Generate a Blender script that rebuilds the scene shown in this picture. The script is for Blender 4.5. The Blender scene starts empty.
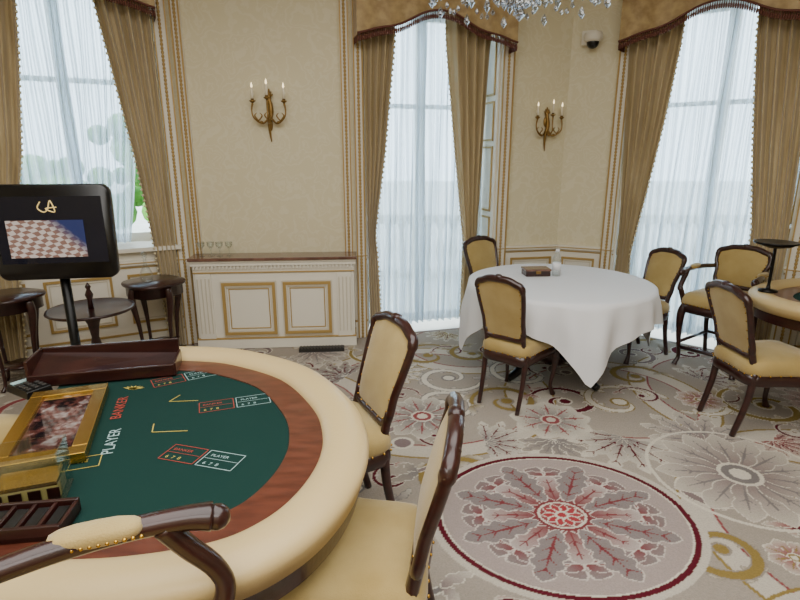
import bpy, math, random
import numpy as np
from mathutils import Vector, Matrix
random.seed(7)
pi=math.pi
# ---------------------------------------------------------------- materials
def lin(h):
    h=h.lstrip('#'); o=[]
    for i in (0,2,4):
        c=int(h[i:i+2],16)/255
        o.append(c/12.92 if c<=.04045 else ((c+.055)/1.055)**2.4)
    return (o[0],o[1],o[2],1)
def mat(name,col,rough=.5,metal=0,bump=None,var=None,coat=0,sheen=0,emis=None,spec=None,trans=0):
    m=bpy.data.materials.new(name); m.use_nodes=True
    nt=m.node_tree; b=nt.nodes['Principled BSDF']
    b.inputs['Base Color'].default_value=lin(col)
    b.inputs['Roughness'].default_value=rough
    b.inputs['Metallic'].default_value=metal
    b.inputs['Coat Weight'].default_value=coat
    b.inputs['Sheen Weight'].default_value=sheen
    b.inputs['Transmission Weight'].default_value=trans
    if spec is not None: b.inputs['Specular IOR Level'].default_value=spec
    if emis:
        b.inputs['Emission Color'].default_value=lin(emis[0]); b.inputs['Emission Strength'].default_value=emis[1]
    tc=nt.nodes.new('ShaderNodeTexCoord')
    if var:
        c2,scale,stretch=var
        mp=nt.nodes.new('ShaderNodeMapping'); mp.inputs['Scale'].default_value=stretch
        n=nt.nodes.new('ShaderNodeTexNoise'); n.inputs['Scale'].default_value=scale; n.inputs['Detail'].default_value=4
        r=nt.nodes.new('ShaderNodeValToRGB'); r.color_ramp.elements[0].position=.35; r.color_ramp.elements[1].position=.65
        r.color_ramp.elements[0].color=lin(col); r.color_ramp.elements[1].color=lin(c2)
        nt.links.new(tc.outputs['Object'],mp.inputs[0]); nt.links.new(mp.outputs[0],n.inputs['Vector'])
        nt.links.new(n.outputs[0],r.inputs[0]); nt.links.new(r.outputs[0],b.inputs['Base Color'])
    if bump:
        n=nt.nodes.new('ShaderNodeTexNoise'); n.inputs['Scale'].default_value=bump[0]; n.inputs['Detail'].default_value=3
        bp=nt.nodes.new('ShaderNodeBump'); bp.inputs['Strength'].default_value=bump[1]; bp.inputs['Distance'].default_value=.01
        nt.links.new(tc.outputs['Object'],n.inputs['Vector']); nt.links.new(n.outputs[0],bp.inputs['Height'])
        nt.links.new(bp.outputs[0],b.inputs['Normal'])
    return m
MAHOG=mat('mahogany','#250d0b',.3,bump=(60,.05),var=('#351611',6,(1,1,6)),coat=.35)
MAHOG2=mat('mahogany_ring','#4d2519',.32,var=('#643425',9,(1,4,1)),coat=.3)
GOLDFAB=mat('gold_fabric','#b59d64',.8,bump=(250,.25),var=('#a48b4f',5,(1,1,1)),sheen=.3)
LEATHER=mat('cream_leather','#c8af7c',.42,bump=(90,.08))
GILT=mat('gilt','#8f713f',.4,.85)
GILTP=mat('gilt_paint','#b09256',.5,.25)
BRASS=mat('polished_brass','#cfa548',.25,.95)
WHITE=mat('ivory_paint','#e2dccd',.5)
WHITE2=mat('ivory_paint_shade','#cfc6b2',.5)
FELT=mat('green_felt','#15332e',.95,bump=(500,.1),spec=.15)
BLACK=mat('black_plastic','#08080a',.3)
DARK=mat('dark_metal','#141414',.35,.6)
LINEN=mat('white_linen','#e0e1e4',.85,bump=(300,.06))
DRAPE=mat('drape_silk','#bfac84',.6,var=('#ab976d',3,(6,6,.6)),sheen=.4)
DRAPE2=mat('valance_silk','#b69c6c',.55,bump=(25,.3),var=('#9a7f53',16,(1,1,1)),sheen=.3)
FRINGE=mat('fringe','#673c30',.8,bump=(200,.5))
BEAD=mat('bead_trim','#cfc4a2',.6)
CANDLE=mat('candle','#e9e0c8',.5)
FLAME=mat('bulb','#fff2d0',.3,emis=('#ffe6b0',2.5))
MARBLE=mat('brown_marble','#5b4036',.2,var=('#79594b',12,(1,1,1)),coat=.3)
CEILM=mat('ceiling_paint','#e8e2d4',.7)
STONE=mat('stone','#c5c2b8',.8,var=('#b5b2a8',3,(1,1,1)))
LEAF=mat('foliage','#2f6a22',.8,bump=(8,1),var=('#6aa33c',2.5,(1,1,1)))
YEL=mat('print_yellow','#b8a54c',.8); RED=mat('print_red','#a03a2e',.8); PW=mat('print_white','#9bb8b8',.8)
GREYM=mat('vent','#2c2a28',.5)

def wallpaper():
    m=mat('damask_wallpaper','#cfc6a8',.55)
    nt=m.node_tree; b=nt.nodes['Principled BSDF']; L=nt.links
    tc=nt.nodes.new('ShaderNodeTexCoord')
    n=nt.nodes.new('ShaderNodeTexNoise'); n.inputs['Scale'].default_value=7; n.inputs['Detail'].default_value=3
    mx=nt.nodes.new('ShaderNodeMixRGB'); mx.inputs[0].default_value=.22
    v=nt.nodes.new('ShaderNodeTexVoronoi'); v.inputs['Scale'].default_value=6.5; v.feature='SMOOTH_F1'
    w=nt.nodes.new('ShaderNodeMath'); w.operation='SINE'
    ml=nt.nodes.new('ShaderNodeMath'); ml.operation='MULTIPLY'; ml.inputs[1].default_value=42
    r=nt.nodes.new('ShaderNodeValToRGB'); r.color_ramp.elements[0].position=.3; r.color_ramp.elements[1].position=.7
    r.color_ramp.elements[0].color=lin('#d6ccaa'); r.color_ramp.elements[1].color=lin('#dbd2b4')
    L.new(tc.outputs['Object'],n.inputs['Vector']); L.new(tc.outputs['Object'],mx.inputs[1]); L.new(n.outputs[1],mx.inputs[2])
    L.new(mx.outputs[0],v.inputs['Vector']); L.new(v.outputs['Distance'],ml.inputs[0]); L.new(ml.outputs[0],w.inputs[0])
    L.new(w.outputs[0],r.inputs[0]); L.new(r.outputs[0],b.inputs['Base Color'])
    return m
PAPER=wallpaper()
def sheerm():
    m=bpy.data.materials.new('sheer_voile'); m.use_nodes=True; nt=m.node_tree; nt.nodes.clear(); L=nt.links
    o=nt.nodes.new('ShaderNodeOutputMaterial'); t=nt.nodes.new('ShaderNodeBsdfTransparent'); d=nt.nodes.new('ShaderNodeBsdfDiffuse'); tr=nt.nodes.new('ShaderNodeBsdfTranslucent')
    d.inputs[0].default_value=lin('#eaf0f6'); tr.inputs[0].default_value=lin('#e6eef5'); t.inputs[0].default_value=lin('#e8f0f6')
    a=nt.nodes.new('ShaderNodeMixShader'); a.inputs[0].default_value=.78; c=nt.nodes.new('ShaderNodeMixShader')
    lw=nt.nodes.new('ShaderNodeLayerWeight'); lw.inputs[0].default_value=.5
    mr=nt.nodes.new('ShaderNodeMapRange'); mr.inputs['To Min'].default_value=.55; mr.inputs['To Max'].default_value=1.0
    L.new(lw.outputs['Facing'],mr.inputs[0]); L.new(mr.outputs[0],c.inputs[0])
    L.new(d.outputs[0],a.inputs[1]); L.new(tr.outputs[0],a.inputs[2]); L.new(t.outputs[0],c.inputs[1]); L.new(a.outputs[0],c.inputs[2]); L.new(c.outputs[0],o.inputs[0])
    return m
SHEER=sheerm()
def glassm(name,col,f):
    m=bpy.data.materials.new(name); m.use_nodes=True; nt=m.node_tree; nt.nodes.clear(); L=nt.links
    o=nt.nodes.new('ShaderNodeOutputMaterial'); t=nt.nodes.new('ShaderNodeBsdfTransparent'); g=nt.nodes.new('ShaderNodeBsdfGlossy')
    t.inputs[0].default_value=lin(col); g.inputs['Roughness'].default_value=.08
    lw=nt.nodes.new('ShaderNodeLayerWeight'); lw.inputs[0].default_value=f
    c=nt.nodes.new('ShaderNodeMixShader'); L.new(lw.outputs['Facing'],c.inputs[0]); L.new(t.outputs[0],c.inputs[1]); L.new(g.outputs[0],c.inputs[2]); L.new(c.outputs[0],o.inputs[0])
    return m
GLASS=glassm('clear_glass','#fafdfd',.2); CRYSTAL=glassm('crystal','#d4dde8',.65); PANE=glassm('window_pane','#f8fbfb',.1)

# ---------------------------------------------------------------- mesh builder
def cr(P,n=6,closed=False):
    P=[Vector(p) for p in P]; out=[]; N=len(P); R=N if closed else N-1
    for i in range(R):
        if closed: a,b,c,d=P[(i-1)%N],P[i],P[(i+1)%N],P[(i+2)%N]
        else: a,b,c,d=P[max(i-1,0)],P[i],P[i+1],P[min(i+2,N-1)]
        for k in range(n):
            t=k/n
            out.append(.5*((2*b)+(c-a)*t+(2*a-5*b+4*c-d)*t*t+(3*b-a-3*c+d)*t**3))
    if not closed: out.append(P[-1].copy())
    return out
def lerp(a,b,t): return a+(b-a)*t
def pw(x,pts):
    if x<=pts[0][0]: return pts[0][1]
    for (a,b),(c,d) in zip(pts,pts[1:]):
        if x<=c: return b+(d-b)*(x-a)/(c-a)
    return pts[-1][1]
class MB:
    def __init__(s): s.v=[];s.f=[];s.m=[];s.s=[];s.mats=[];s.M=Matrix.Identity(4)
    def mi(s,m):
        if m not in s.mats: s.mats.append(m)
        return s.mats.index(m)
    def add(s,V,F,m,sm=True,M=None):
        T=s.M@M if M else s.M
        o=len(s.v); s.v+=[tuple(T@Vector(p)) for p in V]; i=s.mi(m)
        for f in F: s.f.append([o+k for k in f]); s.m.append(i); s.s.append(sm)
    def box(s,c,d,m,M=None,taper=1):
        x,y,z=d[0]/2,d[1]/2,d[2]/2; V=[]
        for k,(a,b,e) in enumerate([(-1,-1,-1),(1,-1,-1),(1,1,-1),(-1,1,-1),(-1,-1,1),(1,-1,1),(1,1,1),(-1,1,1)]):
            q=taper if e>0 else 1
            V.append((c[0]+a*x*q,c[1]+b*y*q,c[2]+e*z))
        s.add(V,[(0,3,2,1),(4,5,6,7),(0,1,5,4),(1,2,6,5),(2,3,7,6),(3,0,4,7)],m,False,M)
    def bx(s,x0,x1,y0,y1,z0,z1,m,M=None): s.box(((x0+x1)/2,(y0+y1)/2,(z0+z1)/2),(x1-x0,y1-y0,z1-z0),m,M)
    def grid(s,fn,nu,nv,m,sm=True,M=None,closeu=False):
        V=[];F=[]; W=nu if closeu else nu+1
        for j in range(nv+1):
            for i in range(W): V.append(fn(i/nu,j/nv))
        for j in range(nv):
            for i in range(nu):
                a=j*W+i; b=j*W+(i+1)%W; F.append((a,b,b+W,a+W))
        s.add(V,F,m,sm,M)
    def lathe(s,prof,m,seg=16,M=None,sm=True):
        V=[];F=[]
        for r,z in prof:
            for i in range(seg):
                a=2*pi*i/seg; V.append((r*math.cos(a),r*math.sin(a),z))
        for j in range(len(prof)-1):
            for i in range(seg):
                a=j*seg+i;b=j*seg+(i+1)%seg; F.append((a,b,b+seg,a+seg))
        F.append(tuple(range(seg))[::-1]); F.append(tuple(range((len(prof)-1)*seg,len(prof)*seg)))
        s.add(V,F,m,sm,M)
    def rings(s,R,m,sm=True,M=None,cap=True):
        n=len(R[0]); V=[p for r in R for p in r]; F=[]
        for j in range(len(R)-1):
            for i in range(n):
                a=j*n+i;b=j*n+(i+1)%n; F.append((a,b,b+n,a+n))
        if cap: F.append(tuple(range(n))[::-1]); F.append(tuple(range((len(R)-1)*n,len(R)*n)))
        s.add(V,F,m,sm,M)
    def tube(s,P,R,m,seg=8,closed=False,M=None,flat=1.0):
        P=[Vector(p) for p in P]; n=len(P)
        if not hasattr(R,'__len__'): R=[R]*n
        T=[]
        for i in range(n):
            a=P[(i-1)%n] if (closed or i>0) else P[i]; b=P[(i+1)%n] if (closed or i<n-1) else P[i]
            t=(b-a); T.append(t.normalized() if t.length>1e-9 else Vector((0,0,1)))
        up=Vector((0,0,1)) if abs(T[0].z)<.9 else Vector((0,1,0))
        N=(up-T[0]*up.dot(T[0])).normalized(); V=[];F=[]
        for i in range(n):
            N=(N-T[i]*N.dot(T[i])); N=N.normalized() if N.length>1e-6 else Vector((1,0,0))
            B=T[i].cross(N)
            for k in range(seg):
                a=2*pi*k/seg; V.append(P[i]+(N*math.cos(a)+B*math.sin(a)*flat)*R[i])
        for j in range(n if closed else n-1):
            for k in range(seg):
                a=j*seg+k;b=j*seg+(k+1)%seg;c=((j+1)%n)*seg; F.append((a,b,c+(k+1)%seg,c+k))
        if not closed: F.append(tuple(range(seg))[::-1]); F.append(tuple(range((n-1)*seg,n*seg)))
        s.add(V,F,m,True,M)
    def ctube(s,P,R,m,seg=8,n=5,M=None,closed=False):
        if hasattr(R,'__len__'):
            R=(list(R)+[R[-1]]*len(P))[:len(P)]
            Q=cr([(i,r,0) for i,r in enumerate(R)],n) ; RR=[q[1] for q in Q]
        else: RR=R
        s.tube(cr(P,n,closed),RR,m,seg,closed,M)
    def ball(s,c,r,m,su=10,sv=6,M=None,e=1.0):
        rx,ry,rz=(r,r,r) if not hasattr(r,'__len__') else r
        def sg(x): return math.copysign(abs(x)**e,x)
        def fn(u,v):
            a=2*pi*u; b=-pi/2+pi*v
            return (c[0]+rx*sg(math.cos(b))*sg(math.cos(a)),c[1]+ry*sg(math.cos(b))*sg(math.sin(a)),c[2]+rz*sg(math.sin(b)))
        s.grid(fn,su,sv,m,True,M,closeu=True)
    def frame(s,x0,x1,z0,z1,y,w,d,m,M=None):
        s.bx(x0,x1,y-d,y,z0,z0+w,m,M); s.bx(x0,x1,y-d,y,z1-w,z1,m,M)
        s.bx(x0,x0+w,y-d,y,z0+w,z1-w,m,M); s.bx(x1-w,x1,y-d,y,z0+w,z1-w,m,M)
    def finish(s,name,M=None,bevel=0):
        me=bpy.data.meshes.new(name); me.from_pydata(s.v,[],s.f)
        for m in s.mats: me.materials.append(m)
        me.polygons.foreach_set('material_index',s.m); me.polygons.foreach_set('use_smooth',s.s); me.update()
        import bmesh
        bm=bmesh.new(); bm.from_mesh(me); bmesh.ops.recalc_face_normals(bm,faces=bm.faces); bm.to_mesh(me); bm.free()
        o=bpy.data.objects.new(name,me); bpy.context.scene.collection.objects.link(o)
        if M: o.matrix_world=M
        if bevel:
            b=o.modifiers.new('bevel','BEVEL'); b.width=bevel; b.segments=2; b.limit_method='ANGLE'; b.angle_limit=math.radians(50)
        return o
def T(x,y,z=0,rz=0): return Matrix.Translation((x,y,z))@Matrix.Rotation(math.radians(rz),4,'Z')
I4=Matrix.Identity(4)
# ---------------------------------------------------------------- room shell
H=3.6
Q=[(-4.6,3.4),(-1.87,4.83),(-.43,4.95),(1.05,5.37),(1.6,5.48),(2.0,5.30),(3.28,4.24),(5.2,4.35),(5.2,-3.0),(-4.6,-3.0)]
def wm(i):
    a=Vector(Q[i]); b=Vector(Q[(i+1)%len(Q)]); d=b-a
    return Matrix.Translation((a.x,a.y,0))@Matrix.Rotation(math.atan2(d.y,d.x),4,'Z'), d.length
names=['wall_northwest','wall_north','wall_garden_door','wall_alcove','wall_alcove_return','wall_northeast','wall_east_bay','wall_east','wall_south','wall_west']
opens={0:(1.55,2.93,.92,3.15),2:(.12,1.40,.0,3.0),5:(.12,1.5,.0,3.0)}
for i in range(len(Q)):
    M,L=wm(i); mb=MB(); D=.45 if i in (0,2,5) else .2
    if i in opens:
        a,b,z0,z1=opens[i]
        mb.bx(0,a,0,D,0,H,PAPER); mb.bx(b,L,0,D,0,H,PAPER); mb.bx(a,b,0,D,z1,H,PAPER)
        if z0>0: mb.bx(a,b,0,D,0,z0,WHITE)
    else: mb.bx(0,L,0,D,0,H,PAPER)
    mb.finish(names[i],M)
    rngs=[(0,L)]
    if i in (2,5): rngs=[(0,opens[i][0]),(opens[i][1],L)]
    bb=MB(); tr=MB()
    for (a,b) in rngs:
        if b-a<.02: continue
        bb.bx(a,b,-.025,0,0,.16,WHITE); bb.bx(a,b,-.032,0,.16,.175,GILTP)
        if i not in (1,):
            tr.bx(a,b,-.012,0,.175,.78,WHITE); tr.bx(a,b,-.04,0,.78,.82,WHITE); tr.bx(a,b,-.045,0,.795,.803,GILTP); tr.bx(a,b,-.02,0,.755,.765,GILTP)
            n=max(1,round((b-a)/.62))
            if b-a>.25:
                for k in range(n):
                    x0=a+(b-a)*k/n+.06; x1=a+(b-a)*(k+1)/n-.06
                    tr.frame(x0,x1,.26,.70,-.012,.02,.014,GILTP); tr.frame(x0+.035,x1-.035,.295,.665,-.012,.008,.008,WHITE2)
    bb.finish('baseboard_%d'%(i+1),M)
    if tr.v: tr.finish('trim_dado_%d'%(i+1),M)
mb=MB(); mb.add([(x*1.0,y*1.0,H) for x,y in Q],[tuple(range(len(Q)))],CEILM,False); mb.add([(x*1.15,y*1.15,H+.1) for x,y in Q],[tuple(range(len(Q)))],CEILM,False); mb.finish('ceiling')
mb=MB()
for i in range(len(Q)):
    M,L=wm(i); mb.M=M; mb.bx(0,L,-.16,0,H-.1,H,WHITE); mb.bx(0,L,-.09,0,H-.2,H-.1,WHITE); mb.bx(0,L,-.1,0,H-.215,H-.2,GILTP)
mb.M=I4; mb.finish('trim_cornice')

def casing(mb,x0,x1,z0,z1):
    mb.bx(x0,x1,-.035,0,z0,z1,WHITE)
    mb.bx(x0+.003,x0+.014,-.05,-.035,z0,z1,GILTP); mb.bx(x1-.014,x1-.003,-.05,-.035,z0,z1,GILTP)
    P=[((x0+x1)/2,-.04,z0+k*.01) for k in range(int((z1-z0)/.01))]
    mb.tube(P,[.013 if k%3 else .006 for k in range(len(P))],GILTP,6)
for k,(i,rs) in enumerate([(0,[(2.94,3.05),(1.43,1.54)]),(1,[(.01,.09),(-.08,0)]),(2,[(.02,.11),(1.41,1.53)]),(5,[(0,.11),(1.51,1.63)])]):
    tr=MB(); M,L=wm(i)
    for a,b in rs:
        if a<0: a+=L; b+=L
        casing(tr,a,b,0,H-.2)
    tr.finish('trim_%d'%(k+1),M)

def window(idx,i,bars):
    M,L=wm(i); a,b,z0,z1=opens[i]; mb=MB()
    for side in (0,1):
        x=a if side==0 else b; s=1 if side==0 else -1
        mb.bx(min(x,x+s*.012),max(x,x+s*.012),.0,.42,z0,z1,WHITE)
        z=z0+.08
        hs=[.62,.36,.62,.36,.55] if z0<.5 else [.5,.34,.5,.34,.3]
        for h in hs:
            if z+h>z1-.02: break
            y0,y1=.05,.33
            xx=x+s*.012; xa,xb=(xx,xx+s*.014)
            xa,xb=min(xa,xb),max(xa,xb)
            for (ya,yb,za,zb) in [(y0,y1,z,z+.018),(y0,y1,z+h-.018,z+h),(y0,y0+.018,z,z+h),(y1-.018,y1,z,z+h)]:
                mb.bx(xa,xb,ya,yb,za,zb,GILTP)
            z+=h+.05
    mb.bx(a,b,0,.42,z1-.012,z1,WHITE)
    y0,y1=.36,.41
    a+=.012;b-=.012
    mb.bx(a,a+.09,y0,y1,z0,z1-.012,WHITE); mb.bx(b-.09,b,y0,y1,z0,z1-.012,WHITE); mb.bx(a,b,y0,y1,z1-.1,z1-.012,WHITE); mb.bx(a,b,y0,y1,z0,z0+.09,WHITE)
    c=(a+b)/2; mb.bx(c-.045,c+.045,y0,y1,z0,z1-.012,WHITE)
    for z in bars:
        mb.bx(a,b,y0+.01,y1-.01,z-.02,z+.02,WHITE)
    mb.bx(a+.09,b-.09,.38,.386,z0+.09,z1-.1,PANE)
    return mb.finish('window_%d'%idx,M)
window(1,0,[2.3]); window(2,2,[2.15]); window(3,5,[2.15])
M,L=wm(0); mb=MB(); mb.bx(1.5,2.98,-.08,.36,.90,.935,WHITE); mb.finish('window_sill',M)

def sheer(i,a,b,z0,z1,y,folds,ph,sweep=0):
    M,L=wm(i); mb=MB()
    def fn(u,v):
        s=lerp(a,b+sweep*v**1.3,u); z=lerp(z1,z0,v)
        f=math.sin(2*pi*folds*u+ph+.5*math.sin(3*v+ph))+.45*math.sin(2*pi*folds*2.3*u+1.3*ph+v)
        return (s+.008*math.sin(9*v+u*20),y+.042*f*(.7+.4*v),z)
    mb.grid(fn,int(folds*14),14,SHEER); return mb.finish('sheer_curtain',M)
sheer(0,1.57,2.27,.95,3.12,.22,9,0); sheer(0,2.24,2.86,.95,3.12,.23,8,1,sweep=-.26)
sheer(2,.14,.72,.03,2.97,.22,8,2); sheer(2,.70,1.38,.03,2.97,.235,9,.4)
sheer(5,.14,.80,.03,2.97,.22,9,2); sheer(5,.78,1.48,.03,2.97,.235,9,.4)

def mkdrape(i,outer,inner,z0,z1,y,folds,ph):
    M,L=wm(i); mb=MB()
    def fn(u,v):
        z=lerp(z1,z0,v); o=pw(z,outer); n=pw(z,inner); s=lerp(o,n,u)
        amp=.032*(.7+.5*math.sin(2+3*v))+.014
        f=math.sin(2*pi*folds*(u**.9)+ph+.25*math.sin(5*v))+.35*math.sin(2*pi*folds*2*u+2*ph+2*v)
        return (s,y-amp*f,z)
    mb.grid(fn,int(folds*14),30,DRAPE)
    mb.grid(lambda u,v:(fn(u,v)[0],fn(u,v)[1]+.006,fn(u,v)[2]),int(folds*14),30,DRAPE)
    n=int((z1-z0)/.045)
    for k in range(n):
        p=fn(1,k/n); mb.ball((p[0],p[1]-.004,p[2]),.012,BEAD,6,4)
    return mb.finish('drape',M)
mkdrape(0,[(0,2.93),(3,2.93)],[(.1,2.80),(.9,2.76),(1.2,2.74),(1.7,2.69),(2.4,2.60),(3,2.52)],.02,3.0,-.07,5,0)
mkdrape(0,[(0,1.55),(3,1.55)],[(.1,1.72),(1.1,1.8),(1.7,1.93),(2.4,2.02),(3,2.08)],.02,3.0,-.07,5,1)
mkdrape(2,[(0,.14),(3,.10)],[(.1,.25),(.8,.22),(1.0,.20),(1.7,.30),(2.6,.39),(3,.41)],.10,3.0,-.04,4.5,.5)
mkdrape(2,[(0,1.19),(1.1,1.21),(2.5,1.26),(3,1.28)],[(.1,1.07),(.9,1.08),(1.7,.98),(2.6,.88),(3,.86)],.10,3.0,-.04,4.5,2)
mkdrape(5,[(0,.16),(.9,.17),(2.5,.10),(3,.10)],[(.1,.32),(.8,.29),(1.4,.38),(2.0,.46),(2.6,.52),(3,.54)],.02,3.0,-.04,5,1.5)
mkdrape(5,[(0,1.49),(1,1.49),(3,1.42)],[(.1,1.25),(1.1,1.23),(1.8,1.14),(2.6,1.05),(3,1.03)],.02,3.0,-.04,5,.2)

def valance(i,a,b,ze,zc,z1):
    M,L=wm(i); mb=MB(); yf=-.20
    def bot(u):
        x=abs(2*u-1)
        return pw(x,[(0,zc),(.12,zc-.004),(.3,lerp(zc,ze,.25)),(.5,lerp(zc,ze,.62)),(.7,lerp(zc,ze,.70)),(.88,lerp(zc,ze,.85)),(1,ze)])
    def bs(u): return sum(bot(min(1,max(0,u+d))) for d in (-.05,-.025,0,.025,.05))/5
    mb.grid(lambda u,v:(lerp(a,b,u),yf-.008*math.sin(u*40)*v,lerp(z1,bs(u),v)),60,8,DRAPE2)
    mb.grid(lambda u,v:(lerp(a,b,u),yf+.02,lerp(z1,bs(u)+.01,v)),60,2,DRAPE2)
    mb.tube([(lerp(a,b,k/60),yf-.012,bs(k/60)+.003) for k in range(61)],.009,FRINGE,6)
    for k in range(int((b-a)/.016)):
        u=(k+.5)/int((b-a)/.016); x=lerp(a,b,u); zb=bs(u)
        mb.lathe([(.003,zb),(.004,zb-.02),(.008,zb-.03),(.0075,zb-.05),(.004,zb-.06)],FRINGE,5,T(x,yf-.006))
    for x in (a,b):
        mb.grid(lambda u,v:(x,lerp(yf,0.0,u),lerp(z1,ze,v)),4,4,DRAPE2)
        mb.grid(lambda u,v:(x,lerp(yf,0.0,u),ze-.055*v),10,1,FRINGE)
    mb.bx(a-.02,b+.02,yf-.03,0,z1,z1+.05,GILTP)
    return mb.finish('pelmet_valance',M)
valance(0,1.5,2.96,2.78,3.0,3.25); valance(2,.03,1.46,2.64,2.86,3.2); valance(5,.04,1.54,2.64,2.86,3.2)

# outside
mb=MB(); mb.bx(-30,30,4.0,40,-.3,-.12,STONE); mb.finish('ground_terrace')
mb=MB()
mb.bx(-3,8,8.0,8.25,-.12,.0,STONE); mb.bx(-3,8,7.98,8.27,.72,.85,STONE)
for k in range(56):
    mb.lathe([(.05,0),(.05,.05),(.03,.1),(.07,.28),(.035,.5),(.03,.6),(.055,.66),(.055,.72)],STONE,8,T(-2.9+k*.195,8.12))
mb.finish('stone_balustrade')
mb=MB()
for k in range(150):
    x=random.uniform(-10.5,-3.4); y=random.uniform(8.5,11); r=random.uniform(.15,.38)
    top=2.6 if x>-6 else 1.5
    mb.ball((x,y,random.uniform(-.1,top)),(r,r,r*.9),LEAF,8,6)
mb.finish('garden_hedge')

# ---------------------------------------------------------------- floor + carpet (colours per vertex, woven pattern computed here)
fm=mat('floorboards','#6b5036',.5)
mb=MB()
mb.add([(x,y,0) for x,y in Q],[tuple(range(len(Q)))],fm,False)
mb.add([(x*1.01,y*1.01,-.08) for x,y in Q],[tuple(range(len(Q)))],fm,False)
mb.finish('floor')
xs=np.arange(-3.5,5.2,.0068); ys=np.concatenate([np.arange(.6,3.1,.0056),np.arange(3.1,5.5,.009)])
nx,ny=len(xs),len(ys)
def C(h): return np.array(lin(h)[:3])
K_BASE=C('#a1978b'); K_LIGHT=C('#c0b7a9'); K_CREAM=C('#d2caba'); K_GREY=C('#7b7573'); K_MAUVE=C('#80706f'); K_GOLD=C('#8c7742'); K_OLIVE=C('#7a6a3e'); K_RED=C('#5a1a26'); K_ROSE=C('#8c4649'); K_MED=C('#a3958f')
img=np.ones((ny,nx,3))*K_BASE
XX,YY=np.meshgrid(xs,ys)
big=.5+.5*np.sin(XX*2.1+1.3*np.sin(YY*1.9))*np.sin(YY*2.4+1.1*np.sin(XX*1.7))
img=img*(.92+.16*big[...,None])
def paint(P,col,grad=None):
    P=np.asarray(P,float); x0,y0=P.min(0); x1,y1=P.max(0)
    i0,i1=np.searchsorted(xs,[x0,x1]); j0,j1=np.searchsorted(ys,[y0,y1])
    if i1<=i0 or j1<=j0: return
    X,Y=np.meshgrid(xs[i0:i1],ys[j0:j1]); m=np.zeros(X.shape,bool); n=len(P)
    for k in range(n):
        ax,ay=P[k]; bx_,by=P[(k+1)%n]
        if ay==by: continue
        c=((ay>Y)!=(by>Y)); m^=c&(X<(bx_-ax)*(Y-ay)/(by-ay)+ax)
    sub=img[j0:j1,i0:i1]
    if grad is None: sub[m]=col
    else:
        col2,ox,oy,dx,dy,L=grad
        t=np.clip(((X-ox)*dx+(Y-oy)*dy)/L,0,1)[m][:,None]; sub[m]=col*(1-t)+col2*t
def ident(p): return p
def leaf(x,y,ang,L,W,c0,c1,curl=0,lobes=0,out=None,vein=None,tf=ident,ow=.008):
    def outline(L,W,sx=0):
        U=[];D=[];n=24 if lobes else 9
        for k in range(n+1):
            t=k/n
            if lobes: w=W/2*abs(math.sin(pi*min(1,t**1.15)))**.6*(.66+.42*abs(math.sin(pi*lobes*t))) if 0<t<1 else 0
            else: w=W/2*math.sin(pi*t**.75)**.8 if 0<t<1 else 0
            U.append((sx+L*t,curl*L*t*t+w)); D.append((sx+L*t,curl*L*t*t-w))
        return U+D[::-1][1:-1]
    c,s=math.cos(ang),math.sin(ang)
    R=lambda Pp:[tf((x+px*c-py*s,y+px*s+py*c)) for px,py in Pp]
    if out is not None: paint(R(outline(L,W)),out); a=outline(L-2*ow,max(W-2*ow,.004),ow)
    else: a=outline(L,W)
    q0=tf((x,y)); q1=tf((x+L*c,y+L*s)); d=(q1[0]-q0[0],q1[1]-q0[1]); l=math.hypot(*d)+1e-9
    paint(R(a),c0,(c1,q0[0],q0[1],d[0]/l,d[1]/l,l))
    if vein is not None:
        V=[(L*.08,-.0),(L*.4,W*.05+curl*L*.16),(L*.85,curl*L*.7),(L*.4,-W*.05+curl*L*.16)]; paint(R(V),vein)
        for kk in range(1,lobes):
            t=kk/lobes
            for q in (-1,1):
                bx_=L*(t-.02); by=curl*L*t*t; V=[(bx_-.02*L,by),(bx_+.02*L,by),(bx_+.11*L,by+q*W*.27)]; paint(R(V),vein)
def ribbon(P,W,col):
    n=len(P); E=[]
    for i in range(n):
        a=P[max(i-1,0)];b=P[min(i+1,n-1)]; d=np.array((b[0]-a[0],b[1]-a[1])); d=d/(np.hypot(*d)+1e-9); w=(W[i] if hasattr(W,'__len__') else W)/2
        E.append(((P[i][0]-d[1]*w,P[i][1]+d[0]*w),(P[i][0]+d[1]*w,P[i][1]-d[0]*w)))
    for i in range(n-1): paint([E[i][0],E[i][1],E[i+1][1],E[i+1][0]],col)
def circ(x,y,r,col,n=24): paint([(x+r*math.cos(2*pi*k/n),y+r*math.sin(2*pi*k/n)) for k in range(n)],col)
def ringc(x,y,R,w,col,a0=0,a1=2*pi,n=70): ribbon([(x+R*math.cos(lerp(a0,a1,k/n)),y+R*math.sin(lerp(a0,a1,k/n))) for k in range(n+1)],w,col)
def scroll(x,y,ang,R,turns,w,col,flip,c0,c1,out):
    P=[];W=[];n=int(26*turns)
    for k in range(n+1):
        t=k/n; r=R*(1-t)**.7+.025; a=ang+flip*2*pi*turns*t
        P.append((x+r*math.cos(a),y+r*math.sin(a))); W.append(w*(.35+1.0*abs(math.sin(pi*min(1,t+.08)))**.7))
    for k in range(0,int(n*.7),3):
        t=k/n; r=R*(1-t)**.7+.025; a=ang+flip*2*pi*turns*t
        for q in (-1,1):
            if q<0 and k%2: continue
            leaf(x+r*math.cos(a),y+r*math.sin(a),a-flip*(.95 if q>0 else 2.3),R*(.62 if q>0 else .36)*(1-t*.55),R*.28*(1-t*.4),c0,c1,-flip*.35,3,out,None,ow=.005)
    ribbon(P,[q+.014 for q in W],out); ribbon(P,W,col)
    r=.075*R/.3; circ(x,y,r,out); circ(x,y,r*.72,col)
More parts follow.
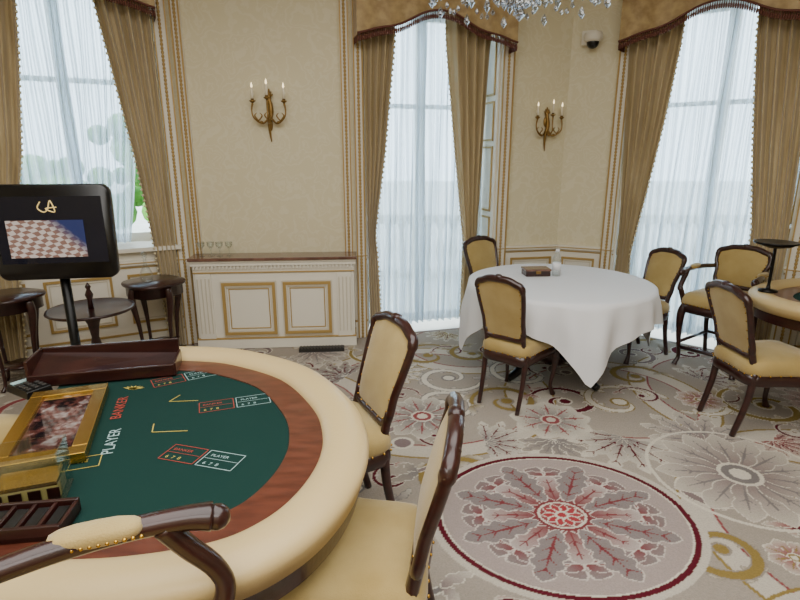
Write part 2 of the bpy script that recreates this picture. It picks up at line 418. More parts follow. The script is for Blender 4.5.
for (cx,cy,R) in [(2.4,2.1,.95),(2.7,3.6,.9),(.2,3.7,.85),(-1.0,3.3,.8),(1.5,3.6,.66),(1.75,1.15,.6),(.6,4.7,.6),(3.3,2.2,.6)]:
    ringc(cx,cy,R,.12,K_LIGHT); ringc(cx,cy,R+.07,.016,K_GOLD); ringc(cx,cy,R-.07,.012,K_ROSE)
sch=[(K_GOLD,K_GOLD,K_LIGHT,K_CREAM),(K_GREY,K_MAUVE,K_LIGHT,K_CREAM),(K_MAUVE,K_GREY,K_BASE,K_CREAM),(K_GOLD,K_OLIVE,K_LIGHT,K_BASE*.8),(K_CREAM,K_GREY,K_LIGHT,K_GREY),(K_CREAM,K_CREAM,K_LIGHT,K_GOLD),(K_ROSE,K_GREY,K_CREAM,K_LIGHT),(K_RED,K_ROSE,K_LIGHT,K_CREAM)]
for gy in range(9):
    for gx in range(19):
        x=-3.3+gx*.47+(.235 if gy%2 else 0)+random.uniform(-.08,.08); y=1.0+gy*.50+random.uniform(-.08,.08)
        col,c0,c1,out=random.choice(sch); R=random.uniform(.17,.29); a=random.uniform(0,2*pi); f=random.choice((-1,1))
        if ((x-.79)/.6)**2+((y-2.27)/.5)**2<1: continue
        if random.random()<.66: scroll(x,y,a,R,random.choice((.9,1.2)),.034,col,f,c0,c1,out)
        else:
            for k in range(7):
                t=k/6-.5; leaf(x,y,a+2.6*t,R*1.5*(1-.9*t*t),R*.42,c0,c1,.3*t,4,out,K_RED if gx%2==0 else K_GREY,ow=.006)
        if random.random()<.45: scroll(x+.2,y+.1,a+2,R*.5,.9,.014,K_RED,-f,K_ROSE,K_LIGHT,K_LIGHT)
def rosette(x,y,R,n,c0,c1,out,mc):
    for k in range(n):
        a=2*pi*k/n+.1; leaf(x+.15*R*math.cos(a),y+.15*R*math.sin(a),a,R*.87,R*5.4/n,c0,c1,0,2,out,mc,ow=.006)
    circ(x,y,.26*R,out); circ(x,y,.21*R,mc); circ(x,y,.12*R,out)
ringc(1.87,2.62,.47,.02,K_CREAM); rosette(1.87,2.62,.44,15,K_MAUVE,K_LIGHT,K_CREAM,K_GREY)
rosette(.15,3.3,.3,11,K_GREY,K_LIGHT,K_CREAM,K_ROSE); rosette(1.0,3.25,.27,9,K_GREY,K_CREAM,K_LIGHT,K_ROSE)
rosette(2.9,2.5,.38,13,K_GREY,K_LIGHT,K_CREAM,K_ROSE); rosette(-.9,3.8,.3,11,K_GREY,K_LIGHT,K_CREAM,K_ROSE)
rosette(1.72,1.98,.12,8,K_ROSE,K_LIGHT,K_CREAM,K_GOLD); rosette(2.15,3.55,.17,9,K_ROSE,K_LIGHT,K_CREAM,K_GOLD)
# medallion
def TF(p): return (.79+.62*p[0],2.27+.53*p[1])
def ed(r,col): paint([TF((r*math.cos(2*pi*k/90),r*math.sin(2*pi*k/90))) for k in range(90)],col)
ed(1.06,K_LIGHT); ed(1.0,K_RED); ed(.955,K_CREAM); ed(.94,K_MED)
def EL(r0,a0,ang,L,W,c0,c1,curl=0,lobes=0,out=None,vein=None): leaf(r0*math.cos(a0),r0*math.sin(a0),ang,L,W,c0,c1,curl,lobes,out,vein,tf=TF,ow=.013)
MG=C('#857b79'); ML=C('#b6aca5'); MR=C('#7a383c'); MC=C('#c9beb4')
for k in range(8):
    a=2*pi*k/8+pi/8
    for d in (-1,1):
        EL(.16,a,a+d*.75,.48,.22,MR,MG,d*.5,3,MC,None)
        EL(.36,a,a+d*.85,.38,.20,MR,MG,d*.35,3,MC,None)
        EL(.50,a,a+d*.6,.36,.20,MR,MG,d*.25,3,MC,None)
        EL(.60,a,a+d*1.15,.25,.14,MG,ML,d*.3,2,MC,MR)
for k in range(8):
    a=2*pi*k/8+pi/8; b=a+pi/8
    EL(.2,b,b,.46,.22,MR,ML,0,3,MC,MR)
    for d in (-1,1): EL(.62,b,b+d*.9,.19,.12,MR,MG,d*.4,2,MC,None)
    EL(.2,a,a,.68,.27,MG,MG,0,5,MC,MR)
ed(.215,MR); ed(.19,K_CREAM); ed(.17,K_ROSE)
for k in range(10): EL(.04,2*pi*k/10,2*pi*k/10,.13,.085,C('#a03c42'),C('#a03c42'),0,0,K_CREAM)
ed(.055,K_CREAM); ed(.035,C('#a03c42'))
cx_,cy_=.3,1.2
Qs=[(cx_+(x-cx_)*.985,cy_+(y-cy_)*.985) for x,y in Q]
ins=np.zeros(XX.shape,bool)
for k in range(len(Qs)):
    (x1,y1),(x2,y2)=Qs[k],Qs[(k+1)%len(Qs)]
    if y1==y2: continue
    ins^=((y1>YY)!=(y2>YY))&(XX<(x2-x1)*(YY-y1)/(y2-y1)+x1)
idx=np.arange(nx*ny).reshape(ny,nx); okq=ins[:-1,:-1]&ins[1:,1:]&ins[:-1,1:]&ins[1:,:-1]
quads=np.stack([idx[:-1,:-1][okq],idx[:-1,1:][okq],idx[1:,1:][okq],idx[1:,:-1][okq]],1)
used=np.unique(quads); remap=np.full(nx*ny,-1); remap[used]=np.arange(len(used)); quads=remap[quads]
co=np.stack([XX.ravel()[used],YY.ravel()[used],np.full(len(used),.006)],1)
me=bpy.data.meshes.new('carpet'); me.vertices.add(len(used)); me.vertices.foreach_set('co',co.ravel())
me.loops.add(quads.size); me.loops.foreach_set('vertex_index',quads.ravel().astype(np.int32))
me.polygons.add(len(quads)); me.polygons.foreach_set('loop_start',np.arange(0,quads.size,4,dtype=np.int32))
me.update(calc_edges=True)
at=me.color_attributes.new('weave','FLOAT_COLOR','POINT')
cl=np.ones((len(used),4)); cl[:,:3]=img.reshape(-1,3)[used]; at.data.foreach_set('color',cl.ravel())
CARP=mat('carpet_wool','#a49b8f',.95,bump=(160,.6),spec=.1)
nt=CARP.node_tree; an=nt.nodes.new('ShaderNodeAttribute'); an.attribute_name='weave'
nz=nt.nodes.new('ShaderNodeTexNoise'); nz.inputs['Scale'].default_value=120; tc=nt.nodes.new('ShaderNodeTexCoord'); nt.links.new(tc.outputs['Object'],nz.inputs['Vector'])
rp=nt.nodes.new('ShaderNodeMapRange'); rp.inputs['To Min'].default_value=.76; rp.inputs['To Max'].default_value=1.14; nt.links.new(nz.outputs[0],rp.inputs[0])
ml=nt.nodes.new('ShaderNodeVectorMath'); ml.operation='SCALE'; nt.links.new(an.outputs['Color'],ml.inputs[0]); nt.links.new(rp.outputs[0],ml.inputs['Scale'])
nt.links.new(ml.outputs[0],nt.nodes['Principled BSDF'].inputs['Base Color'])
me.materials.append(CARP); o=bpy.data.objects.new('carpet',me); bpy.context.scene.collection.objects.link(o)

# ---------------------------------------------------------------- chairs
def chair(name,x,y,yaw,zs=.47,bz=.97,arm=None,carved=True,wide=1.0,sc=1.0,rod=False,tilt=.27):
    mb=MB(); mb.M=Matrix.Diagonal((wide*sc,sc,1,1))
    so=cr([(-.205,-.22,0),(0,-.235,0),(.205,-.22,0),(.235,0,0),(.255,.21,0),(.13,.25,0),(0,.265,0),(-.13,.25,0),(-.255,.21,0),(-.235,0,0)],4,True)
    def ring(k,z): return [(p.x*k,p.y*k,z) for p in so]
    mb.rings([ring(.93,zs-.12),ring(1.0,zs-.11),ring(1.02,zs-.08),ring(1.0,zs-.045)],MAHOG)
    mb.rings([ring(.99,zs-.05),ring(1.02,zs-.03),ring(1.02,zs),ring(.97,zs+.028),ring(.85,zs+.045),ring(.5,zs+.056),ring(.05,zs+.06)],GOLDFAB)
    for p in so[::1]: mb.ball((p.x*1.025,p.y*1.025,zs-.042),.006,BRASS,6,4)
    for s in (-1,1):
        mb.ctube([(s*.225,.2,zs-.06),(s*.245,.225,zs-.14),(s*.24,.222,lerp(0,zs,.45)),(s*.225,.205,.09),(s*.235,.225,.03),(s*.24,.235,.008)],[.036,.034,.022,.016,.021,.026],MAHOG,10)
        mb.ctube([(s*.195,-.195,zs-.03),(s*.195,-.215,zs*.5),(s*.19,-.27,.008)],[.026,.021,.019],MAHOG,8)
    def yb(z): return -.20-(z-zs)*tilt-.06*max(0,z-zs-.2)
    bo=cr([(-.17,0,zs+.075),(0,0,zs+.065),(.17,0,zs+.075),(.188,0,zs+.2),(.212,0,bz-.12),(.205,0,bz-.045),(.15,0,bz-.022),(.09,0,bz-.004),(0,0,bz),(-.09,0,bz-.004),(-.15,0,bz-.022),(-.205,0,bz-.045),(-.212,0,bz-.12),(-.188,0,zs+.2)],5,True)
    bo=[Vector((p.x,yb(p.z),p.z)) for p in bo]
    mb.tube(bo,[.024 if p.z>bz-.08 else .019 for p in bo],MAHOG,10,True)
    for s in (-1,1): mb.ctube([(s*.19,-.19,zs-.08),(s*.178,yb(zs+.03)+.0,zs+.03),(s*.178,yb(zs+.12),zs+.12)],.021,MAHOG,8)
    ztop=lambda xx: bz-.008-.04*(abs(xx)/.2)**2.2
    for sd in (1,-1):
        def fn(u,v):
            uu=2*u-1; w=lerp(.175,.205,v); xx=uu*w; z=lerp(zs+.07,ztop(xx),v)
            th=.006+(.026 if sd>0 else .010)*(1-uu**4)*(1-(2*v-1)**4)
            return (xx,yb(z)+sd*th,z)
        mb.grid(fn,10,12,GOLDFAB)
    for k,p in enumerate(bo):
        q=Vector((p.x*.90,p.y+.010,lerp(zs+.3,p.z,.93)))
        if k%2==0: mb.ball(q,.005,BRASS,6,4); mb.ball((q.x,q.y-.024,q.z),.005,BRASS,6,4)
    if carved:
        for k in range(13):
            t=k/12*2-1; zz=ztop(t*.19)+.012; r=.013+.004*(k%2)
            mb.ball((t*.19,yb(zz),zz),(r*1.5,.024,r),MAHOG,8,6)
        mb.ball((0,yb(bz)+.0,bz+.010),(.04,.026,.022),MAHOG,10,6)
        for s in (-1,1): mb.ball((s*.212,yb(bz-.06),bz-.06),(.023,.025,.032),MAHOG,8,6)
    if arm:
        for s in (-1,1):
            mb.ctube([(s*.205,yb(arm),arm-.01),(s*.25,-.08,arm+.004),(s*.275,.06,arm+.002),(s*.285,.17,arm-.004),(s*.285,.225,arm-.012)],[.019,.022,.022,.024,.029],MAHOG,10)
            mb.ball((s*.285,.235,arm-.016),(.026,.028,.027),MAHOG,10,8)
            mb.ball((s*.268,.015,arm+.014),(.028,.085,.019),GOLDFAB,14,8,e=.7)
            for k in range(12):
                for q in (-1,1): mb.ball((s*.268+q*.025,-.065+k*.0148,arm+.007),.0045,BRASS,6,4)
            mb.ctube([(s*.283,.13,arm-.01),(s*.285,.17,arm-.07),(s*.282,.225,arm-.14),(s*.268,.235,lerp(zs,arm,.3)),(s*.25,.18,zs-.05)],[.024,.023,.022,.022,.024],MAHOG,10)
    if rod:
        z=zs*.36
        for s in (-1,1): mb.tube([(s*.225,.205,z),(s*.19,-.23,z)],.014,MAHOG,8)
        mb.tube([(-.225,.21,z-.05),(.225,.21,z-.05)],.016,MAHOG,8); mb.tube([(-.19,-.235,z),(.19,-.235,z)],.014,MAHOG,8)
    mb.M=I4
    return mb.finish(name,T(x,y,0,yaw-90))
chair('dining_chair',.835,3.60,50,.45,.94,wide=.84,sc=.93)
chair('dining_chair',.95,4.86,-55,.45,.93,wide=.9)
chair('dining_chair',2.03,4.50,203,.45,.90,wide=.82)
chair('dining_chair',2.33,3.22,3,.46,.93,wide=.9)
chair('casino_chair',-.33,2.22,206,.48,.97,wide=.95)
chair('casino_chair',-.15,1.44,173,.50,.98,wide=.98,tilt=.20)
chair('bar_armchair',2.62,4.22,220,.58,.96,arm=.80,rod=True,wide=.92)
chair('bar_armchair',-.50,.60,19.4,.70,1.25,arm=.985,rod=True,wide=1.1)
chair('dealer_chair',-1.74,1.80,-10,.64,1.1,rod=True)

# ---------------------------------------------------------------- casino table builder
def casino(outer,end_closed=False,zt=.77):
    P=cr([(p[0],p[1],0) for p in outer],8,end_closed); n=len(P); N=[]
    for i in range(n):
        if end_closed: a=P[(i-1)%n];b=P[(i+1)%n]
        else: a=P[max(i-1,0)];b=P[min(i+1,n-1)]
        d=(b-a).normalized(); N.append(Vector((d.y,-d.x,0)))
    cen=sum(P,Vector())/n
    if (cen-P[n//2]).dot(N[n//2])<0: N=[-q for q in N]
    mb=MB()
    def off(i,o): return P[i]+N[i]*o
    def sweep(prof,m,sm=True):
        V=[];F=[];k=len(prof)
        for i in range(n):
            for o,z in prof: q=off(i,o); V.append((q.x,q.y,z))
        R=n if end_closed else n-1
        for i in range(R):
            for j in range(k): a=i*k+j;b=i*k+(j+1)%k;c=((i+1)%n)*k; F.append((a,b,c+(j+1)%k,c+j))
        if not end_closed: F.append(tuple(range(k))); F.append(tuple(range((n-1)*k,n*k))[::-1])
        mb.add(V,F,m,sm)
    pr=[]
    for k in range(17):
        a=-pi*.12+k/16*pi*1.24; pr.append((.075+.078*math.cos(a),zt-.005+.045*max(-.6,math.sin(a))))
    sweep(pr+[(.012,zt-.06),(.13,zt-.045)],LEATHER)
    sweep([(.13,zt+.004),(.13,zt-.04),(.262,zt-.04),(.262,zt+.004)],MAHOG2,False)
    sweep([(.02,zt-.05),(.03,zt-.13),(.06,zt-.13),(.06,zt-.05)],MAHOG,False)
    ring=[off(i,.25) for i in range(n)]
    mb.add([(q.x,q.y,zt) for q in ring],[tuple(range(n))],FELT,False)
    r2=[off(i,.06) for i in range(n)]
    mb.rings([[(q.x,q.y,zt-.10) for q in r2],[(q.x,q.y,zt-.012) for q in r2]],MAHOG,False)
    for k in (.32,-.32):
        c=cen+Vector((.0,k,0))
        mb.lathe([(.22,.008),(.24,.03),(.20,.06),(.12,.12),(.10,.3),(.13,.42),(.10,.5),(.14,.6),(.22,zt-.1)],MAHOG,20,T(c.x-.05,c.y))
    return mb
out=[(-1.52,2.46),(-1.33,2.50),(-1.128,2.505),(-.92,2.50),(-.70,2.44),(-.40,2.24),(-.194,1.93),(-.115,1.68),(-.108,1.467),(-.155,1.269),(-.245,1.11),(-.39,.995),(-.628,.93),(-.9,.92),(-1.17,.95)]
mb=casino(out)
Z=.772
def line(x0,y0,x1,y1,w,m,z=Z):
    d=Vector((x1-x0,y1-y0)).normalized()*w/2; mb.add([(x0-d.y,y0+d.x,z),(x0+d.y,y0-d.x,z),(x1+d.y,y1-d.x,z),(x1-d.y,y1+d.x,z)],[(0,1,2,3)],m,False)
def rect(cx,cy,L,W,ang,m,w=.004):
    c,s=math.cos(math.radians(ang)),math.sin(math.radians(ang))
    R=lambda px,py:(cx+px*c-py*s,cy+px*s+py*c)
    K=[R(-L/2,-W/2),R(L/2,-W/2),R(L/2,W/2),R(-L/2,W/2)]
    for k in range(4): line(*K[k],*K[(k+1)%4],w,m)
    return R
texts=[]
for (cx,cy,ang) in [(-.63,1.53,-16),(-.64,1.92,20),(-.93,2.17,33)]:
    c,s=math.cos(math.radians(ang)),math.sin(math.radians(ang))
    R=rect(cx+.068*c,cy+.068*s,.125,.088,ang,PW,.0028); rect(cx-.068*c,cy-.068*s,.125,.088,ang,RED,.0028)
    R=lambda px,py:(cx+px*c-py*s,cy+px*s+py*c)
    line(*R(.01,0),*R(.13,0),.002,PW); line(*R(-.13,0),*R(-.01,0),.002,RED)
    texts+=[('PLAYER',R(.022,.012),.019,ang,PW),('BANKER',R(-.118,.012),.019,ang,RED),('6  7  8',R(-.115,-.034),.021,ang,YEL),('6  7  8',R(.022,-.034),.021,ang,PW)]
rect(-.985,1.50,.085,.07,20,YEL,.0028)
line(-.90,1.93,-.79,1.94,.004,YEL); line(-.90,1.93,-.88,1.99,.004,YEL)
line(-.86,1.69,-.74,1.70,.004,YEL); line(-.86,1.69,-.88,1.75,.004,YEL)
texts+=[('BANKER',(-1.02,1.79),.052,108,RED),('PLAYER',(-.925,1.55),.052,108,PW),('TIE',(-1.01,1.49),.026,20,YEL)]
for k in range(7):
    a=math.radians(20+k*23); mb.add([(-1.10+.010*math.cos(a+1.57),2.05+.010*math.sin(a+1.57),Z),(-1.10+.05*math.cos(a),2.05+.032*math.sin(a),Z),(-1.10-.010*math.cos(a+1.57),2.05-.010*math.sin(a+1.57),Z)],[(0,1,2)],YEL,False)
ct=mb.finish('baccarat_table')
for (tx,p,sz,ang,m) in texts:
    cu=bpy.data.curves.new('felt_print','FONT'); cu.body=tx; cu.size=sz; cu.materials.append(m)
    o=bpy.data.objects.new('felt_print',cu); bpy.context.scene.collection.objects.link(o)
    o.location=(p[0],p[1],Z+.0006); o.rotation_euler=(0,0,math.radians(ang)); o.parent=ct
mb=casino([(3.3+.88*math.cos(a),3.5+.62*math.sin(a)) for a in [2*pi*k/16 for k in range(16)]][::-1],True,zt=.75)
c2=mb.finish('baccarat_table')
# ---------------------------------------------------------------- items on table
mb=MB(); M=T(-1.27,2.20,.774,14)
mb.add([(-.28,-.09,0),(.28,-.09,0),(.28,.09,0),(-.28,.09,0),(-.28,-.09,.04),(.28,-.09,.02),(.28,.09,.05),(-.28,.09,.10)],[(0,3,2,1),(0,1,5,4),(1,2,6,5),(2,3,7,6),(3,0,4,7),(4,5,6,7)],MAHOG,False)
mb.box((.0,.085,.060),(.56,.012,.11),MAHOG); mb.box((-.28,0,.058),(.012,.18,.116),MAHOG); mb.box((.28,0,.03),(.012,.18,.06),MAHOG); mb.box((0,-.09,.03),(.56,.012,.05),MAHOG)
mb.finish('card_tray',M,bevel=.003)
PAT=mat('framed_print','#3b2a26',.06,coat=1.0)
nt=PAT.node_tree; b=nt.nodes['Principled BSDF']; tc=nt.nodes.new('ShaderNodeTexCoord'); v=nt.nodes.new('ShaderNodeTexNoise'); v.inputs['Scale'].default_value=22; v.inputs['Detail'].default_value=2
r=nt.nodes.new('ShaderNodeValToRGB'); r.color_ramp.elements[0].color=lin('#1c1515'); r.color_ramp.elements[0].position=.42; r.color_ramp.elements[1].color=lin('#8e8682'); r.color_ramp.elements[1].position=.72
e=r.color_ramp.elements.new(.56); e.color=lin('#5a332d')
nt.links.new(tc.outputs['Object'],v.inputs['Vector']); nt.links.new(v.outputs[0],r.inputs[0]); nt.links.new(r.outputs[0],b.inputs['Base Color'])
mb=MB()
mb.bx(-.125,.125,-.28,.28,.0,.02,BRASS)
for (a,b_,c,d) in [(-.13,.13,-.285,-.23),(-.13,.13,.23,.285),(-.13,-.085,-.23,.23),(.085,.13,-.23,.23)]: mb.bx(a,b_,c,d,.0,.034,BRASS)
mb.bx(-.085,.085,-.23,.23,.02,.024,PAT)
mb.finish('gold_picture_frame',T(-1.205,1.72,.773,21),bevel=.004)
mb=MB()
for (a,b_,c,d) in [(-.09,.09,-.06,-.056),(-.09,.09,.056,.06),(-.09,-.086,-.056,.056),(.086,.09,-.056,.056)]: mb.bx(a,b_,c,d,0,.15,GLASS)
mb.bx(-.09,.09,-.06,.06,0,.004,GLASS); mb.bx(-.075,.075,-.045,.045,.005,.05,mat('cards','#a8975a',.6)); mb.bx(-.075,.075,-.045,.045,.05,.062,BRASS)
for k in range(4): mb.bx(-.085+k*.045,-.055+k*.045,-.05,-.047,.006,.045,MAHOG)
mb.finish('acrylic_card_holder',T(-1.03,1.32,.773,20))
mb=MB(); mb.bx(-.13,.13,-.06,.06,0,.015,MAHOG); mb.bx(-.13,.13,-.06,-.048,0,.04,MAHOG); mb.bx(-.13,.13,.048,.06,0,.04,MAHOG)
for k in range(6): x=-.13+k*.05; mb.bx(x,x+.01,-.05,.05,0,.036,MAHOG)
for k in range(5): mb.bx(-.115+k*.05,-.085+k*.05,-.04,.04,.015,.03,BLACK)
mb.finish('chip_rack',T(-.98,1.185,.775,8),bevel=.002)
mb=MB(); mb.box((0,0,.015),(.10,.16,.03),BLACK,taper=.92)
for i in range(3):
    for j in range(4): mb.box((-.028+i*.028,-.055+j*.026,.033),(.018,.016,.008),GREYM)
mb.bx(-.038,.038,.045,.07,.028,.036,PW); mb.finish('calculator',T(-1.50,2.02,.773,60),bevel=.003)

# ---------------------------------------------------------------- monitor on stand
SCR=mat('screen_off','#05060c',.12,emis=('#10142a',.3))
IMG=mat('screen_image','#333333',.2)
nt=IMG.node_tree; b=nt.nodes['Principled BSDF']; b.inputs['Base Color'].default_value=(0,0,0,1); tc=nt.nodes.new('ShaderNodeTexCoord'); mp=nt.nodes.new('ShaderNodeMapping'); mp.inputs['Rotation'].default_value=(0,.5,0); mp.inputs['Scale'].default_value=(1,1,1.7)
ck=nt.nodes.new('ShaderNodeTexChecker'); ck.inputs['Scale'].default_value=34; ck.inputs[1].default_value=lin('#b5a79c'); ck.inputs[2].default_value=lin('#7a5c50')
ns=nt.nodes.new('ShaderNodeTexNoise'); ns.inputs['Scale'].default_value=18
m2=nt.nodes.new('ShaderNodeMixRGB'); m2.inputs[0].default_value=.03
gx=nt.nodes.new('ShaderNodeSeparateXYZ'); g2=nt.nodes.new('ShaderNodeMapRange'); g2.inputs['From Min'].default_value=.02; g2.inputs['From Max'].default_value=.10; g2.inputs['To Min'].default_value=1; g2.inputs['To Max'].default_value=0
sm=nt.nodes.new('ShaderNodeMath'); sm.operation='ADD'
mx=nt.nodes.new('ShaderNodeMixRGB'); mx.inputs[1].default_value=lin('#232c55')
nt.links.new(tc.outputs['Object'],mp.inputs[0]); nt.links.new(mp.outputs[0],m2.inputs[1]); nt.links.new(ns.outputs[1],m2.inputs[2]); nt.links.new(m2.outputs[0],ck.inputs['Vector']); nt.links.new(tc.outputs['Object'],ns.inputs['Vector'])
nt.links.new(tc.outputs['Object'],gx.inputs[0]); nt.links.new(gx.outputs[0],sm.inputs[0]); nt.links.new(gx.outputs[2],sm.inputs[1]); nt.links.new(sm.outputs[0],g2.inputs[0]); nt.links.new(g2.outputs[0],mx.inputs[0]); nt.links.new(ck.outputs[0],mx.inputs[2])
nt.links.new(mx.outputs[0],b.inputs['Emission Color']); b.inputs['Emission Strength'].default_value=1.3
mb=MB()
def rr(w,h,r,n=6):
    o=[]
    for cx,cy,a0 in ((w-r,h-r,0),(-w+r,h-r,90),(-w+r,-h+r,180),(w-r,-h+r,270)):
        for k in range(n+1):
            a=math.radians(a0+90*k/n); o.append((cx+r*math.cos(a),cy+r*math.sin(a)))
    return o
sh=rr(.285,.23,.04)
sh=[(x*(1 if y>-.1 else .97),y+.03*(1-(x/.285)**2)*(1 if y>0 else -.6)) for x,y in sh]
Rz=lambda k,y:[(x*k,y,z*k) for x,z in sh]
mb.rings([Rz(.97,-.028),Rz(1,-.018),Rz(1,.018),Rz(.9,.045)],BLACK)
mb.bx(-.245,.245,-.0305,-.028,-.15,.18,SCR); mb.bx(-.20,.15,-.0325,-.0305,-.12,.065,IMG)
mb.tube(cr([(-.03,-.034,.155),(-.045,-.034,.125),(-.02,-.034,.105),(.0,-.034,.12),(.015,-.034,.16),(.03,-.034,.105),(-.01,-.034,.122),(.04,-.034,.128)],5),.003,mat('logo_gold','#d8bd78',.4,emis=('#d8bd78',.6)),5)
mb.tube([(0,.03,-.15),(0,.03,-1.30)],.024,DARK,12)
mb.lathe([(.22,-1.31),(.22,-1.30),(.05,-1.28),(.03,-1.24)],DARK,24,T(0,.03))
mb.finish('display_monitor',T(-1.73,2.70,1.325,10))

# ---------------------------------------------------------------- small tables left
def occasional(name,x,y,zt,r,rz):
    mb=MB()
    o=[(r*(1+.06*math.cos(4*2*pi*k/48))*math.cos(2*pi*k/48),r*(1+.06*math.cos(4*2*pi*k/48))*math.sin(2*pi*k/48)) for k in range(48)]
    mb.rings([[(p[0]*s,p[1]*s,z) for p in o] for s,z in [(.9,zt-.11),(.9,zt-.03),(1,zt-.025),(1.02,zt-.012),(1,zt)]],MAHOG)
    for k in range(4):
        a=pi/4+k*pi/2; c,s=math.cos(a),math.sin(a); q=r*.82
        mb.ctube([(q*c,q*s,zt-.04),(q*1.08*c,q*1.08*s,zt-.14),(q*.9*c,q*.9*s,zt*.5),(q*.82*c,q*.82*s,.08),(q*1.0*c,q*1.0*s,.008)],[.03,.028,.017,.012,.018],MAHOG,8)
    mb.rings([[(p[0]*.5,p[1]*.5,z) for p in o] for z in (.16,.175)],MAHOG)
    for k in range(4):
        a=pi/4+k*pi/2; mb.tube([(0,0,.167),(r*.74*math.cos(a),r*.74*math.sin(a),.167)],.01,MAHOG,6)
    return mb.finish(name,T(x,y,0,rz))
occasional('side_table',-2.03,4.34,.70,.23,10); occasional('side_table',-2.88,3.84,.71,.22,30)
mb=MB()
mb.lathe([(.0,.60),(.28,.60),(.295,.61),(.29,.623),(.27,.617),(0,.617)],MAHOG,32)
mb.lathe([(.02,.1),(.05,.14),(.03,.22),(.045,.3),(.025,.40),(.04,.50),(.07,.57),(.07,.60)],MAHOG,14)
mb.lathe([(.02,.615),(.016,.68),(.028,.72),(.012,.76),(.02,.78),(.004,.81)],MAHOG,12)
for k in range(3):
    a=k*2*pi/3+.4; c,s=math.cos(a),math.sin(a); mb.ctube([(.02*c,.02*s,.2),(.12*c,.12*s,.17),(.22*c,.22*s,.06),(.28*c,.28*s,.018)],[.028,.024,.018,.02],MAHOG,8)
mb.finish('pedestal_table',T(-2.26,3.80))
mb=MB(); mb.lathe([(.03,0),(.045,.01),(.05,.06),(.03,.11),(.012,.14),(.012,.19),(.022,.2)],GLASS,14); mb.ball((0,0,.225),.022,GLASS,10,6); mb.finish('glass_decanter',T(-2.07,4.31,.701))

# ---------------------------------------------------------------- radiator cabinet
M,L=wm(1); mb=MB()
x0,x1,yf=.05,L-.0,-.25; zt=.83
mb.bx(x0,x1,yf,-.04,.05,zt-.03,WHITE); mb.bx(x0-.01,x1+.01,yf-.015,-.04,.01,.10,WHITE); mb.bx(x0-.01,x1+.01,yf-.02,-.04,.10,.112,GILTP)
mb.bx(x0-.015,x1+.015,yf-.02,-.04,zt-.06,zt-.03,WHITE); mb.bx(x0-.02,x1+.02,yf-.03,-.04,zt-.03,zt-.012,WHITE); mb.bx(x0-.025,x1+.025,yf-.045,-.04,zt-.012,zt+.014,MARBLE)
n=44
for k in range(n): xx=lerp(x0+.01,x1-.03,k/(n-1)); mb.bx(xx,xx+.014,yf-.03,yf,zt-.085,zt-.062,WHITE)
mb.bx(x0,x1,yf-.012,yf,zt-.125,zt-.115,GILTP)
for (a,b) in [(.17,.50),(.55,.85)]:
    xa=lerp(x0,x1,a); xb=lerp(x0,x1,b)
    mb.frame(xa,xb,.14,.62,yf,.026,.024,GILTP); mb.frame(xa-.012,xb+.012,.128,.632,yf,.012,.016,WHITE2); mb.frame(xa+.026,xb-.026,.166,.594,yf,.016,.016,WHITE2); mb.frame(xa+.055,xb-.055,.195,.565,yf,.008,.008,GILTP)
for (a,b) in [(.015,.11),(.89,.985)]:
    xa=lerp(x0,x1,a); xb=lerp(x0,x1,b); mb.bx(xa,xb,yf-.018,yf,.11,zt-.13,WHITE)
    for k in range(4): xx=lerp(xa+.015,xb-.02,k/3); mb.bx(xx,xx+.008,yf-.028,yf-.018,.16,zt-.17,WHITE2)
mb.finish('radiator_cabinet',M,bevel=.002)
mb=MB(); mb.bx(-.2,.2,-.04,.04,.0,.03,GREYM)
for k in range(14): mb.bx(-.19+k*.028,-.18+k*.028,-.035,.035,.03,.036,DARK)
mb.finish('floor_vent',T(-.70,4.56,.008,5))
def gl(x,y,z):
    mb=MB(); mb.lathe([(.026,0),(.027,.003),(.004,.008),(.004,.055),(.012,.065),(.03,.085),(.033,.12),(.031,.12),(.028,.087),(.003,.068)],GLASS,14); mb.finish('wine_glass',T(x,y,z))
for k in range(4): gl(-1.74+.078*k,4.68+.012*(k%2)+.006*k,.845)

# ---------------------------------------------------------------- sconces
def sconce(M):
    mb=MB()
    mb.ctube([(0,-.02,.18),(0,-.03,.10),(.012,-.035,.0),(-.010,-.03,-.12),(0,-.02,-.25)],[.006,.016,.021,.014,.004],GILT,8)
    mb.ball((0,-.012,0.04),(.028,.014,.055),GILT,10,8); mb.ball((0,-.012,.12),(.018,.012,.04),GILT,8,6); mb.ball((0,-.012,-.11),(.018,.012,.05),GILT,8,6)
    for k in range(5):
        a=math.radians(30+k*30); mb.ctube([(0,-.02,.11),(.025*math.cos(a),-.03,.11+.035*math.sin(a)),(.038*math.cos(a),-.02,.11+.06*math.sin(a))],[.006,.009,.002],GILT,6)
    for (dx,dy,dz) in [(-.13,-.09,.06),(.13,-.09,.06),(0,-.16,.08)]:
        mb.ctube([(0,-.03,-.04),(dx*.45,dy*.6,-.10),(dx*.95,dy,-.06),(dx*1.08,dy,.0),(dx,dy,dz)],[.008,.008,.007,.006,.009],GILT,8)
        mb.ball((dx*.55,dy*.6,-.09),(.016,.010,.012),GILT,8,5)
        for q in (-1,1): mb.ctube([(dx*.7,dy*.8,-.08),(dx*.7+q*.03,dy*.8,-.04),(dx*.7+q*.012,dy*.8,-.015)],[.005,.006,.002],GILT,6)
        mb.lathe([(.006,0),(.022,.012),(.028,.02),(.014,.022),(.013,.035)],GILT,12,T(dx,dy,dz))
        mb.lathe([(.011,.03),(.011,.12),(.009,.122)],CANDLE,10,T(dx,dy,dz))
        mb.lathe([(.004,.12),(.009,.133),(.006,.15),(.001,.165)],FLAME,8,T(dx,dy,dz))
    mb.finish('wall_sconce',M)
M1,_=wm(1); sconce(M1@T(.76,0,2.06)); M3,_=wm(3); sconce(M3@T(.35,0,1.97)@Matrix.Scale(.93,4))
